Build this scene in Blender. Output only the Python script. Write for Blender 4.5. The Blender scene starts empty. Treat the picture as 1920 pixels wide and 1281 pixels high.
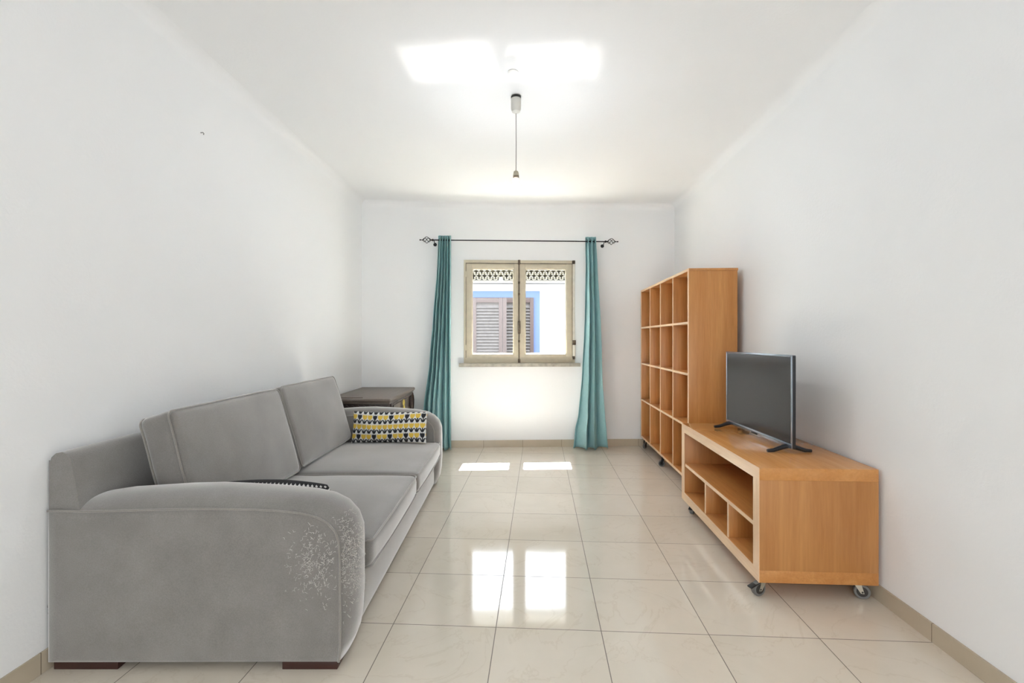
import bpy, bmesh, math, random
from mathutils import Vector, Matrix, noise
random.seed(7)
sc = bpy.context.scene
C = sc.collection
PI = math.pi

# ------------------------------------------------------------------ camera
F = 893.0; H = 1.107; CX = 960.0; HY = 636.0
cam = bpy.data.cameras.new('camera')
cam.sensor_width = 36; cam.lens = F / 1920 * 36
cam.shift_y = -(640.5 - HY) / 1920
cam.clip_start = 0.02
camo = bpy.data.objects.new('camera', cam); C.objects.link(camo)
camo.location = (0, 0, H); camo.rotation_euler = (PI / 2, 0, 0)
sc.camera = camo

# ------------------------------------------------------------------ light and exposure
sc.view_settings.view_transform = 'Standard'
sc.view_settings.look = 'None'
sc.view_settings.gamma = 1
sc.view_settings.use_curve_mapping = False
sc.view_settings.exposure = 2.2
cy = sc.cycles
cy.use_denoising = True
cy.max_bounces = 14; cy.diffuse_bounces = 8; cy.glossy_bounces = 6; cy.transparent_max_bounces = 12; cy.transmission_bounces = 8
cy.caustics_reflective = True; cy.caustics_refractive = False
cy.sample_clamp_indirect = 12; cy.blur_glossy = 0.0
w = bpy.data.worlds.new('sky'); sc.world = w; w.use_nodes = True
wn = w.node_tree.nodes; wl = w.node_tree.links
bg = wn['Background']; bg.inputs['Color'].default_value = (0.84, 0.92, 1.0, 1); bg.inputs['Strength'].default_value = 2.6
SUN_D = Vector((-0.05, -1.0, -1.52))
sun = bpy.data.lights.new('sun', 'SUN'); sun.energy = 38; sun.angle = math.radians(0.53); sun.color = (0.93, 0.965, 1.0)
suno = bpy.data.objects.new('sun', sun); C.objects.link(suno)
suno.rotation_euler = SUN_D.to_track_quat('-Z', 'Y').to_euler(); suno.location = (0, 8, 8)
def area(name, loc, size, energy, direction, color=(1, 1, 1)):
    l = bpy.data.lights.new(name, 'AREA'); l.shape = 'RECTANGLE'; l.size, l.size_y = size; l.energy = energy; l.color = color
    o = bpy.data.objects.new(name, l); C.objects.link(o); o.location = loc
    o.rotation_euler = Vector(direction).to_track_quat('-Z', 'Z').to_euler(); return o
# added fill lamp behind the camera, in front of the closed rear door
area('rear_fill_lamp', (0.0, -1.75, 1.1), (0.9, 2.0), 8.5, (0, 1, 0.02), (0.97, 0.985, 1.0))

# added narrow-beam lamps imitate the sun reflected off the tiles onto the ceiling
def glint(name, fx, fy, cx_, cy_, w_, h_, e):
    d = Vector((cx_ - fx, cy_ - fy, 2.505)); d.normalize()
    o = area(name, Vector((fx, fy, 0)) + d * 0.16, (w_, h_), e, d, (1, 0.98, 0.94)); o.data.spread = math.radians(2.2); return o
glint('glint_lamp', -0.235, 4.16, -0.32, 2.41, 0.45, 0.26, 0.042)
glint('glint_lamp', 0.25, 4.16, 0.175, 2.41, 0.365, 0.25, 0.034)
glint('glint_lamp', 0.48, 4.16, 0.412, 2.41, 0.05, 0.24, 0.0045)

# ------------------------------------------------------------------ materials
M = {}
class NT:
    def __init__(s, name):
        s.m = bpy.data.materials.new(name); s.m.use_nodes = True
        s.n = s.m.node_tree.nodes; s.l = s.m.node_tree.links
        s.b = s.n['Principled BSDF']; s.out = s.n['Material Output']
    def node(s, t, **kw):
        nd = s.n.new(t)
        for k, v in kw.items():
            if k in nd.inputs: nd.inputs[k].default_value = v
            else: setattr(nd, k, v)
        return nd
    def link(s, a, b): s.l.new(a, b)
    def ramp(s, fac, stops):
        r = s.n.new('ShaderNodeValToRGB'); e = r.color_ramp.elements
        while len(e) < len(stops): e.new(0.5)
        for el, (p, c) in zip(e, stops):
            el.position = p; el.color = (*c, 1)
        s.link(fac, r.inputs['Fac']); return r.outputs['Color']
    def coord(s, scale=(1, 1, 1), rot=(0, 0, 0), loc=(0, 0, 0)):
        t = s.n.new('ShaderNodeTexCoord'); m = s.n.new('ShaderNodeMapping')
        m.inputs['Scale'].default_value = scale; m.inputs['Rotation'].default_value = rot; m.inputs['Location'].default_value = loc
        s.link(t.outputs['Object'], m.inputs['Vector']); return m.outputs['Vector']
    def noise(s, vec, scale, detail=4, rough=0.5, dist=0):
        nd = s.n.new('ShaderNodeTexNoise'); nd.inputs['Scale'].default_value = scale; nd.inputs['Detail'].default_value = detail
        nd.inputs['Roughness'].default_value = rough; nd.inputs['Distortion'].default_value = dist
        if vec is not None: s.link(vec, nd.inputs['Vector'])
        return nd.outputs['Fac']
    def bump(s, h, strength, dist=0.002):
        b = s.n.new('ShaderNodeBump'); b.inputs['Strength'].default_value = strength; b.inputs['Distance'].default_value = dist
        s.link(h, b.inputs['Height']); s.link(b.outputs['Normal'], s.b.inputs['Normal'])
def basic(name, col, rough=0.5, metal=0.0, spec=0.5, bump=None, var=0.0):
    t = NT(name); t.b.inputs['Roughness'].default_value = rough; t.b.inputs['Metallic'].default_value = metal
    t.b.inputs['Specular IOR Level'].default_value = spec
    v = t.coord()
    n = t.noise(v, 18, 3)
    a = tuple(c * (1 - var) for c in col); b = tuple(min(1, c * (1 + var)) for c in col)
    t.link(t.ramp(n, [(0.3, a), (0.7, b)]), t.b.inputs['Base Color'])
    if bump: t.bump(t.noise(v, bump[0], 3), bump[1], bump[2])
    M[name] = t.m; return t

# plaster
for nm, col in (('wall_plaster', (0.855, 0.868, 0.88)), ('ceiling_plaster', (0.86, 0.87, 0.882))):
    t = NT(nm); t.b.inputs['Roughness'].default_value = 0.85; t.b.inputs['Specular IOR Level'].default_value = 0.25
    v = t.coord(); n = t.noise(v, 1.3, 3)
    t.link(t.ramp(n, [(0.3, tuple(c * 0.985 for c in col)), (0.7, col)]), t.b.inputs['Base Color'])
    t.bump(t.noise(v, 70, 5, 0.6), 0.25, 0.003); M[nm] = t.m

# floor tiles, laid 3.3 degrees off the walls
TH = math.radians(3.27); TILE = 0.4
def tile_map():
    o = Vector((-0.0614, 1.8286)); c, s_ = math.cos(TH), math.sin(TH)
    return (-(c * o.x - s_ * o.y), -(s_ * o.x + c * o.y), 0)
t = NT('polished_tile')
v = t.coord(rot=(0, 0, TH), loc=tile_map())
br = t.node('ShaderNodeTexBrick', offset=0.0, offset_frequency=1, squash=1.0, squash_frequency=1)
for k, val in (('Scale', 1.0), ('Mortar Size', 0.0016), ('Mortar Smooth', 0.0), ('Bias', 0.0), ('Brick Width', TILE), ('Row Height', TILE)):
    br.inputs[k].default_value = val
br.inputs['Color1'].default_value = (0.74, 0.68, 0.59, 1); br.inputs['Color2'].default_value = (0.70, 0.645, 0.555, 1)
br.inputs['Mortar'].default_value = (0.19, 0.165, 0.135, 1)
t.link(v, br.inputs['Vector'])
cl = t.noise(v, 3.0, 6, 0.62, 0.6)
clc = t.ramp(cl, [(0.3, (0.93, 0.925, 0.91)), (0.7, (1.0, 1.0, 1.0))])
vein = t.noise(v, 2.3, 7, 0.55, 1.6)
vc = t.ramp(vein, [(0.488, (1, 1, 1)), (0.5, (0.86, 0.83, 0.79)), (0.512, (1, 1, 1))])
m1 = t.node('ShaderNodeMix', data_type='RGBA', blend_type='MULTIPLY'); m1.inputs[0].default_value = 1
m2 = t.node('ShaderNodeMix', data_type='RGBA', blend_type='MULTIPLY'); m2.inputs[0].default_value = 0.45
t.link(br.outputs['Color'], m1.inputs[6]); t.link(clc, m1.inputs[7])
t.link(m1.outputs[2], m2.inputs[6]); t.link(vc, m2.inputs[7])
t.link(m2.outputs[2], t.b.inputs['Base Color'])
rr = t.node('ShaderNodeMapRange'); rr.inputs['To Min'].default_value = 0.065; rr.inputs['To Max'].default_value = 0.6
t.link(br.outputs['Fac'], rr.inputs['Value']); t.link(rr.outputs['Result'], t.b.inputs['Roughness'])
t.b.inputs['IOR'].default_value = 1.5
bp = t.node('ShaderNodeBump', invert=True); bp.inputs['Strength'].default_value = 0.5; bp.inputs['Distance'].default_value = 0.001
t.link(br.outputs['Fac'], bp.inputs['Height'])
bp2 = t.node('ShaderNodeBump'); bp2.inputs['Strength'].default_value = 0.12; bp2.inputs['Distance'].default_value = 0.002
t.link(t.noise(v, 3.5, 1), bp2.inputs['Height']); t.link(bp.outputs['Normal'], bp2.inputs['Normal'])
t.link(bp2.outputs['Normal'], t.b.inputs['Normal'])
M['polished_tile'] = t.m

def skirting(name, off):      # tile skirting jointed every 0.4 m along its own X
    t = NT(name); t.b.inputs['Roughness'].default_value = 0.25
    v = t.coord(loc=(off, 0.2, 0.2))
    br = t.node('ShaderNodeTexBrick', offset=0.0, offset_frequency=1, squash=1.0, squash_frequency=1)
    for k, val in (('Scale', 1.0), ('Mortar Size', 0.0015), ('Mortar Smooth', 0.0), ('Brick Width', TILE), ('Row Height', 10.0)):
        br.inputs[k].default_value = val
    br.inputs['Color1'].default_value = (0.56, 0.49, 0.385, 1); br.inputs['Color2'].default_value = (0.50, 0.435, 0.335, 1); br.inputs['Mortar'].default_value = (0.2, 0.16, 0.12, 1)
    t.link(v, br.inputs['Vector'])
    m = t.node('ShaderNodeMix', data_type='RGBA', blend_type='MULTIPLY'); m.inputs[0].default_value = 1
    t.link(br.outputs['Color'], m.inputs[6]); t.link(t.ramp(t.noise(v, 4, 5), [(0.3, (0.9, 0.89, 0.87)), (0.7, (1, 1, 1))]), m.inputs[7])
    t.link(m.outputs[2], t.b.inputs['Base Color']); M[name] = t.m; return t.m

def wood(name, dark, light, grain='Z', rough=0.35, scale=1.0, knots=False):
    t = NT(name); t.b.inputs['Roughness'].default_value = rough
    s = {'Z': (1, 1, 0.06), 'Y': (1, 0.06, 1), 'X': (0.06, 1, 1)}[grain]
    v = t.coord(scale=s)
    n = t.noise(v, 22 * scale, 6, 0.6, 0.8)
    n2 = t.noise(v, 120 * scale, 3, 0.6)
    c = t.ramp(n, [(0.25, dark), (0.55, tuple((a + b) / 2 for a, b in zip(dark, light))), (0.75, light)])
    c2 = t.ramp(n2, [(0.3, (0.88, 0.86, 0.84)), (0.65, (1, 1, 1))])
    m = t.node('ShaderNodeMix', data_type='RGBA', blend_type='MULTIPLY'); m.inputs[0].default_value = 0.9
    t.link(c, m.inputs[6]); t.link(c2, m.inputs[7]); last = m.outputs[2]
    if knots:
        vv = t.coord(scale=(1, 0, 0.6)); vo = t.node('ShaderNodeTexVoronoi'); vo.inputs['Scale'].default_value = 5.5
        t.link(vv, vo.inputs['Vector'])
        kc = t.ramp(vo.outputs['Distance'], [(0.04, (0.3, 0.2, 0.12)), (0.075, (1, 1, 1))])
        m3 = t.node('ShaderNodeMix', data_type='RGBA', blend_type='MULTIPLY'); m3.inputs[0].default_value = 0.7
        t.link(last, m3.inputs[6]); t.link(kc, m3.inputs[7]); last = m3.outputs[2]
    t.link(last, t.b.inputs['Base Color'])
    t.bump(n2, 0.08, 0.001); M[name] = t.m
D1, L1 = (0.49, 0.20, 0.052), (0.64, 0.315, 0.105)
for g in 'XYZ': wood('beech_' + g, D1, L1, g)
wood('beech_knotty', (0.42, 0.175, 0.05), (0.58, 0.285, 0.098), 'Z', knots=True, scale=0.8)
wood('beech_top', (0.55, 0.235, 0.065), (0.68, 0.34, 0.12), 'Y', rough=0.15, scale=0.7)
for g in 'YZ': wood('beech_lipping_' + g, (0.80, 0.53, 0.31), (0.88, 0.66, 0.44), g)  # pale edge wood, some of the light falling on it is in the colour

# upholstery
def fabric(name, c1, c2, scale=900):
    t = NT(name); t.b.inputs['Roughness'].default_value = 0.95; t.b.inputs['Specular IOR Level'].default_value = 0.15
    t.b.inputs['Sheen Weight'].default_value = 1.0; t.b.inputs['Sheen Roughness'].default_value = 0.5
    v = t.coord()
    n = t.noise(v, 7, 5, 0.6); f = t.noise(v, scale * 0.3, 3, 0.7)
    c = t.ramp(n, [(0.3, c1), (0.7, c2)]); c2_ = t.ramp(f, [(0.3, (0.84, 0.84, 0.84)), (0.7, (1.1, 1.1, 1.1))])
    m = t.node('ShaderNodeMix', data_type='RGBA', blend_type='MULTIPLY'); m.inputs[0].default_value = 1
    t.link(c, m.inputs[6]); t.link(c2_, m.inputs[7]); t.link(m.outputs[2], t.b.inputs['Base Color'])
    t.bump(f, 0.35, 0.0012); M[name] = t.m
fabric('grey_velour', (0.188, 0.178, 0.168), (0.235, 0.224, 0.214))
fabric('grey_piping', (0.22, 0.205, 0.188), (0.26, 0.245, 0.228))
basic('frayed_thread', (0.62, 0.60, 0.57), 0.9)
wood('dark_foot_wood', (0.03, 0.008, 0.006), (0.06, 0.02, 0.014), 'X', 0.4)
wood('walnut_lid', (0.14, 0.112, 0.092), (0.19, 0.158, 0.132), 'Y', 0.4)
wood('walnut_dark', (0.02, 0.012, 0.01), (0.05, 0.033, 0.028), 'X', 0.35)
wood('walnut_carved', (0.09, 0.075, 0.07), (0.17, 0.145, 0.135), 'Y', 0.4)
basic('yellow_cord', (0.62, 0.5, 0.12), 0.8)
basic('black_iron', (0.012, 0.012, 0.014), 0.45, 0.5)
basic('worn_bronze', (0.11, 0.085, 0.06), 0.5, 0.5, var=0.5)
basic('frame_paint', (0.57, 0.515, 0.395), 0.45, var=0.05, bump=(60, 0.1, 0.001))
basic('sill_stone', (0.40, 0.375, 0.32), 0.6, var=0.25, bump=(60, 0.3, 0.002))
basic('strap_white', (0.68, 0.66, 0.6), 0.7, var=0.1)
basic('white_plastic', (0.6, 0.59, 0.55), 0.4)
basic('cream_socket', (0.42, 0.38, 0.29), 0.5)
basic('black_plastic', (0.012, 0.012, 0.013), 0.35)
basic('tv_back', (0.02, 0.022, 0.026), 0.45)
basic('silver_bezel', (0.32, 0.36, 0.42), 0.25, 0.8)
basic('grey_rubber', (0.16, 0.16, 0.155), 0.55)
basic('wheel_hub', (0.03, 0.027, 0.024), 0.5)
basic('zinc', (0.55, 0.53, 0.45), 0.35, 0.85)
basic('facade_white', (0.66, 0.69, 0.74), 0.9, bump=(40, 0.2, 0.004))
basic('blue_paint', (0.095, 0.145, 0.30), 0.8)
wood('shutter_wood', (0.055, 0.036, 0.032), (0.08, 0.055, 0.05), 'Z', 0.6)
basic('shutter_slat', (0.075, 0.068, 0.064), 0.7, var=0.2)
basic('eave_tile', (0.36, 0.335, 0.245), 0.8, var=0.25, bump=(30, 0.3, 0.004))
basic('eave_board', (0.24, 0.235, 0.21), 0.8)
basic('paving', (0.022, 0.022, 0.022), 0.9)
basic('bounce_cut_dark', (0.07, 0.06, 0.055), 0.9)  # kept dark so the added outer layer bounces little sun
basic('cap_white', (0.8, 0.8, 0.79), 0.5)
basic('dark_gap', (0.02, 0.018, 0.015), 0.7)
basic('hook_grey', (0.25, 0.24, 0.24), 0.5)

t = NT('tv_screen'); t.b.inputs['Base Color'].default_value = (0.016, 0.016, 0.017, 1); t.b.inputs['Roughness'].default_value = 0.2; t.b.inputs['Specular IOR Level'].default_value = 0.32
t.bump(t.noise(t.coord(), 4, 1), 0.01, 0.001); M['tv_screen'] = t.m
t = NT('curtain_linen')
t.b.inputs['Roughness'].default_value = 0.8; t.b.inputs['Specular IOR Level'].default_value = 0.25
v = t.coord(scale=(1, 1, 0.12)); n = t.noise(v, 160, 4, 0.7)
t.link(t.ramp(n, [(0.3, (0.32, 0.56, 0.59)), (0.7, (0.46, 0.68, 0.71))]), t.b.inputs['Base Color'])
tr = t.node('ShaderNodeBsdfTranslucent'); tr.inputs['Color'].default_value = (0.35, 0.62, 0.61, 1)
mx = t.node('ShaderNodeMixShader'); mx.inputs['Fac'].default_value = 0.25
t.link(t.b.outputs[0], mx.inputs[1]); t.link(tr.outputs[0], mx.inputs[2]); t.link(mx.outputs[0], t.out.inputs['Surface'])
t.bump(n, 0.3, 0.001); M['curtain_linen'] = t.m
t = NT('window_glass')
tp = t.node('ShaderNodeBsdfTransparent'); gl = t.node('ShaderNodeBsdfGlossy'); gl.inputs['Roughness'].default_value = 0.02
lw = t.node('ShaderNodeLayerWeight'); lw.inputs['Blend'].default_value = 0.5
fr = t.node('ShaderNodeMath', operation='POWER'); fr.inputs[1].default_value = 4.0; t.link(lw.outputs['Facing'], fr.inputs[0])
f2 = t.node('ShaderNodeMath', operation='MULTIPLY_ADD'); f2.inputs[1].default_value = 0.5; f2.inputs[2].default_value = 0.02; t.link(fr.outputs[0], f2.inputs[0])
mx = t.node('ShaderNodeMixShader'); t.link(f2.outputs[0], mx.inputs[0]); t.link(tp.outputs[0], mx.inputs[1]); t.link(gl.outputs[0], mx.inputs[2])
t.link(mx.outputs[0], t.out.inputs['Surface']); M['window_glass'] = t.m
t = NT('lit_bulb'); t.b.inputs['Base Color'].default_value = (0.9, 0.9, 0.88, 1); t.b.inputs['Roughness'].default_value = 0.2
t.b.inputs['Emission Color'].default_value = (0.88, 0.94, 1.0, 1); t.b.inputs['Emission Strength'].default_value = 55.0; M['lit_bulb'] = t.m
for nm in ('printed_tulips', 'printed_dots'):
    t = NT(nm); a = t.node('ShaderNodeVertexColor'); a.layer_name = 'Col'
    t.link(a.outputs['Color'], t.b.inputs['Base Color']); t.b.inputs['Roughness'].default_value = 0.85
    t.bump(t.noise(t.coord(), 300, 2), 0.2, 0.001); M[nm] = t.m

# ------------------------------------------------------------------ mesh helpers
def bm_add(bm, verts, faces):
    vs = [bm.verts.new(v) for v in verts]
    for f in faces:
        try: bm.faces.new([vs[i] for i in f])
        except ValueError: pass
    return vs
def box(bm, x0, x1, y0, y1, z0, z1, bev=0.0, seg=2, T=None):
    b = bmesh.new(); bmesh.ops.create_cube(b, size=1)
    for v in b.verts:
        v.co = Vector(((x0 + x1) / 2 + v.co.x * (x1 - x0), (y0 + y1) / 2 + v.co.y * (y1 - y0), (z0 + z1) / 2 + v.co.z * (z1 - z0)))
    if bev > 0: bmesh.ops.bevel(b, geom=list(b.edges), offset=bev, segments=seg, affect='EDGES', profile=0.5)
    merge(bm, b, T)
def merge(bm, b, T=None):
    if T is not None: bmesh.ops.transform(b, matrix=T, verts=b.verts)
    b.verts.index_update(); vs = [bm.verts.new(v.co) for v in b.verts]
    for f in b.faces: bm.faces.new([vs[v.index] for v in f.verts])
    b.free()
def tube(bm, pts, r, n=8, closed=False, caps=True):
    pts = [Vector(p) for p in pts]; N = len(pts); rs = r if isinstance(r, (list, tuple)) else [r] * N
    rings = []; prev = None
    for i, p in enumerate(pts):
        if closed: d = pts[(i + 1) % N] - pts[i - 1]
        else: d = pts[min(i + 1, N - 1)] - pts[max(i - 1, 0)]
        d.normalize()
        if prev is None:
            up = Vector((0, 0, 1)) if abs(d.z) < 0.9 else Vector((1, 0, 0)); a = d.cross(up).normalized()
        else:
            a = (prev - d * prev.dot(d)).normalized()
        prev = a; b = d.cross(a)
        rings.append([bm.verts.new(p + (a * math.cos(2 * PI * k / n) + b * math.sin(2 * PI * k / n)) * rs[i]) for k in range(n)])
    for i in range(N if closed else N - 1):
        A = rings[i]; B = rings[(i + 1) % N]
        for k in range(n):
            try: bm.faces.new([A[k], A[(k + 1) % n], B[(k + 1) % n], B[k]])
            except ValueError: pass
    if caps and not closed:
        bm.faces.new(rings[0][::-1]); bm.faces.new(rings[-1])
def lathe(bm, prof, c=(0, 0, 0), n=24, T=None):
    b = bmesh.new(); rings = []
    for r, z in prof:
        rings.append([b.verts.new((c[0] + max(r, 1e-4) * math.cos(2 * PI * k / n), c[1] + max(r, 1e-4) * math.sin(2 * PI * k / n), c[2] + z)) for k in range(n)])
    for A, B in zip(rings, rings[1:]):
        for k in range(n): b.faces.new([A[k], A[(k + 1) % n], B[(k + 1) % n], B[k]])
    b.faces.new(rings[0][::-1]); b.faces.new(rings[-1]); merge(bm, b, T)
def rbox(hx, hy, hz, r, bulge=(0, 0, 0), n=14, T=None, bm=None, wob=0.0, seed=0):
    """rounded cushion: half sizes, corner radius, bulge of the faces along x, y, z"""
    b = bmesh.new(); bmesh.ops.create_cube(b, size=2); bmesh.ops.subdivide_edges(b, edges=list(b.edges), cuts=n, use_grid_fill=True)
    h = Vector((hx, hy, hz)); inn = Vector((hx - r, hy - r, hz - r))
    for v in b.verts:
        c = v.co.copy()
        # denser near the borders
        q = Vector((math.sin(c.x * PI / 2), math.sin(c.y * PI / 2), math.sin(c.z * PI / 2)))
        p = Vector((q.x * h.x, q.y * h.y, q.z * h.z))
        k = Vector([max(-inn[i], min(inn[i], p[i])) for i in range(3)]); d = p - k
        if d.length > 1e-9: p = k + d.normalized() * r
        bx = bulge[0] * (1 - q.y ** 2) * (1 - q.z ** 2) * q.x
        by = bulge[1] * (1 - q.x ** 2) * (1 - q.z ** 2) * q.y
        bz = bulge[2] * (1 - q.x ** 2) * (1 - q.y ** 2) * q.z
        p += Vector((bx, by, bz))
        if wob:
            nz = noise.noise_vector(p * 5 + Vector((seed, seed, 0))); p += nz * wob
        v.co = p
    if bm is None: bm = bmesh.new()
    merge(bm, b, T); return bm
def obj(name, bm, mat, parent=None, smooth=True, angle=40, loc=None, rotz=None):
    me = bpy.data.meshes.new(name)
    bmesh.ops.recalc_face_normals(bm, faces=bm.faces); bm.to_mesh(me); bm.free()
    o = bpy.data.objects.new(name, me); C.objects.link(o)
    me.materials.append(M[mat] if isinstance(mat, str) else mat)
    if smooth:
        for p in me.polygons: p.use_smooth = True
        try: me.set_sharp_from_angle(angle=math.radians(angle))
        except Exception: pass
    if loc is not None: o.location = loc
    if rotz is not None: o.rotation_euler = (0, 0, rotz)
    if parent is not None:
        o.parent = parent
        if 'world' in parent: o.matrix_parent_inverse = Matrix.Translation(-Vector(parent['world']))
    return o
def thing(name, label, cat, loc=(0, 0, 0), rotz=0, group=None, world=False):
    o = bpy.data.objects.new(name, None); C.objects.link(o); o.location = loc; o.rotation_euler = (0, 0, rotz)
    o.empty_display_size = 0.1
    if label: o['label'] = label; o['category'] = cat
    if group: o['group'] = group
    if world: WORLD[o.name] = Vector(loc)
    return o
WORLD = {}
def part(name, bm, mat, root, top=None, **kw):
    """child whose mesh is written in world coordinates (root is unrotated at WORLD loc)"""
    o = obj(name, bm, mat, None, **kw); o.parent = root
    o.matrix_parent_inverse = Matrix.Translation(-WORLD[(top or root).name]) if top is None else Matrix.Identity(4)
    if top is not None: o.parent = root
    return o
def tag(o, label, cat, group=None):
    o['label'] = label; o['category'] = cat
    if group: o['group'] = group
    return o
def struct(o): o['kind'] = 'structure'; return o
def quadsheet(bm, pts): bm_add(bm, pts, [tuple(range(len(pts)))])

# ------------------------------------------------------------------ room shell
CH = 2.505
def XL(y): return -1.558 + 0.0111 * (y - 1.59)      # left wall face
def XR(y): return 1.693 - 0.047 * (4.958 - y)        # right wall face
BK = 0.043; BY0 = 4.885
def YB(x): return BY0 + BK * x                       # back wall face
YR = -1.8
bl = (XL(4.82), YB(XL(4.82))); brr = (XR(4.958), YB(XR(4.958)))
def prism(bm, poly, z0, z1):
    n = len(poly)
    bm_add(bm, [(x, y, z0) for x, y in poly] + [(x, y, z1) for x, y in poly],
           [tuple(range(n))[::-1], tuple(range(n, 2 * n))] + [(i, (i + 1) % n, n + (i + 1) % n, n + i) for i in range(n)])
b = bmesh.new(); prism(b, [(-1.75, -2.1), (1.9, -2.1), (1.9, 5.24), (-1.75, 5.1)], -0.12, 0.0)
struct(obj('floor', b, 'polished_tile', smooth=False))
b = bmesh.new(); prism(b, [(-1.85, -2.1), (2.0, -2.1), (2.0, 5.2), (-1.85, 5.1)], CH, CH + 0.15)
struct(obj('ceiling', b, 'ceiling_plaster', smooth=False))
b = bmesh.new(); prism(b, [(XL(-2.1), -2.1), (XL(5.0), 5.0), (XL(5.0) - 0.2, 5.0), (XL(-2.1) - 0.2, -2.1)], 0, CH)
struct(obj('wall_left', b, 'wall_plaster', smooth=False))
b = bmesh.new(); prism(b, [(XR(-2.1), -2.1), (XR(5.0), 5.0), (XR(5.0) + 0.2, 5.0), (XR(-2.1) + 0.2, -2.1)], 0, CH)
struct(obj('wall_right', b, 'wall_plaster', smooth=False))
# rear wall and door behind the camera
b = bmesh.new()
box(b, -1.75, 1.6, -2.0, YR, 0, CH)
struct(obj('wall_rear', b, 'wall_plaster', smooth=False))
b = bmesh.new(); box(b, -0.47, -0.41, -1.8, -1.77, 0, 2.1); box(b, 0.41, 0.47, -1.8, -1.77, 0, 2.1); box(b, -0.47, 0.47, -1.8, -1.77, 2.04, 2.1)
box(b, -0.41, 0.41, -1.8, -1.785, 0.01, 2.04)
struct(obj('door_1', b, 'frame_paint', smooth=False))

# back wall frame: local x along the wall, y outwards, origin at the camera axis
BROT = math.atan(BK); BC = math.cos(BROT)
def bs(px):                        # picture column -> distance along the back wall face
    u = (px - CX) / F; y = BY0 / (1 - BK * u); return u * y / BC
def by(px): u = (px - CX) / F; return BY0 / (1 - BK * u)
def bz(px, py): return H + (HY - py) / F * by(px)
def on_back(name, bm, mat, parent=None, **kw):
    return obj(name, bm, mat, parent, **(dict(loc=(0, BY0, 0), rotz=BROT, **kw) if parent is None else kw))
W0, W1 = bs(869.8), bs(1077.6); WZ0, WZ1 = 0.862, 1.915
b = bmesh.new(); WT = 0.37
for x0, x1, z0, z1 in ((-1.8, W0, 0, CH), (W1, 1.95, 0, CH), (W0, W1, 0, WZ0), (W0, W1, WZ1, CH)):
    box(b, x0, x1, 0, WT, z0, z1)
box(b, W0, W1, 0.28, WT, 1.885, WZ1)     # lowered outer lintel
struct(on_back('wall_back', b, 'wall_plaster', smooth=False))
b = bmesh.new()
for x0, x1, z0, z1 in ((-3.4, W0, -0.4, 3.0), (W1, 3.4, -0.4, 3.0), (W0, W1, -0.4, WZ0 - 0.03), (W0, W1, 1.885, 3.0)):
    box(b, x0, x1, WT, WT + 0.02, z0, z1)
struct(on_back('bounce_cut_layer', b, 'bounce_cut_dark', smooth=False))  # added unseen dark layer, cuts sunlight bouncing onto the house opposite
# coves between walls and ceiling
def cove(name, p0, p1, nrm, r=0.06):
    b = bmesh.new(); n = 8; rows = []
    for p in (p0, p1):
        row = [(p[0] - nrm[0] * 0.002, p[1] - nrm[1] * 0.002, CH + 0.002)]
        for k in range(n + 1):
            a = PI / 2 * k / n
            row.append((p[0] + nrm[0] * r * (1 - math.sin(a)), p[1] + nrm[1] * r * (1 - math.sin(a)), CH - r * (1 - math.cos(a))) )
        rows.append(row)
    m = len(rows[0])
    bm_add(b, rows[0] + rows[1], [(k, (k + 1) % m, m + (k + 1) % m, m + k) for k in range(m)] + [tuple(range(m))[::-1], tuple(range(m, 2 * m))])
    return struct(obj(name, b, 'wall_plaster', angle=60))
cove('trim_1', (XL(YR), YR), (XL(4.83), 4.83), (1, 0))
cove('trim_2', (XR(YR), YR), (XR(4.96), 4.96), (-1, 0))
cove('trim_3', (-1.53, YB(-1.53)), (1.70, YB(1.70)), (0, -1))

# tile skirting
g0 = 0.1
b = bmesh.new(); box(b, -1.52, 1.69, -0.009, 0.0, 0, 0.072, 0.001)
struct(on_back('baseboard_back', b, skirting('skirting_back', -bs(980) ), smooth=False))
L = math.hypot(XL(4.8) - XL(-1.8), 6.6)
b = bmesh.new(); box(b, 0, L, -0.006, 0.0, 0, 0.072, 0.001)
o = obj('baseboard_left', b, skirting('skirting_left', -(1.8 + 1.57)), smooth=False, loc=(XL(-1.8), -1.8, 0), rotz=math.atan2(6.6, XL(4.8) - XL(-1.8)))
struct(o)
b = bmesh.new(); box(b, 0, 6.68, 0.0, 0.009, 0, 0.068, 0.001)
o = obj('baseboard_right', b, skirting('skirting_right', -(1.8 + 1.743)), smooth=False, loc=(XR(-1.8), -1.8, 0), rotz=math.atan2(1, 0.047))
struct(o)

# ------------------------------------------------------------------ window
win = thing('window_1', None, None, (0, BY0, 0), BROT); struct(win)
X = lambda px: bs(px)
Zp = lambda py: H + (HY - py) / F * 4.885
b = bmesh.new()
Y0, Y1 = -0.012, 0.07
box(b, W0, X(873.5), Y0, Y1, WZ0, WZ1, 0.002); box(b, X(1073), W1, Y0, Y1, WZ0, WZ1, 0.002)
box(b, X(873.5), X(1073), Y0, Y1, Zp(494), WZ1, 0.002); box(b, X(873.5), X(1073), Y0 + 0.004, Y1, WZ0, Zp(669.5), 0.002)
obj('window_frame', b, 'frame_paint', win, angle=30)
b = bmesh.new(); box(b, X(861), X(1087), -0.05, 0.05, Zp(687.5), Zp(681), 0.003)
obj('window_sill', b, 'sill_stone', win, angle=30)
b = bmesh.new(); box(b, W0, W1, 0.07, WT + 0.045, WZ0 - 0.03, WZ0 + 0.01, 0.002)
obj('outer_sill', b, 'sill_stone', win, angle=30)
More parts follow.
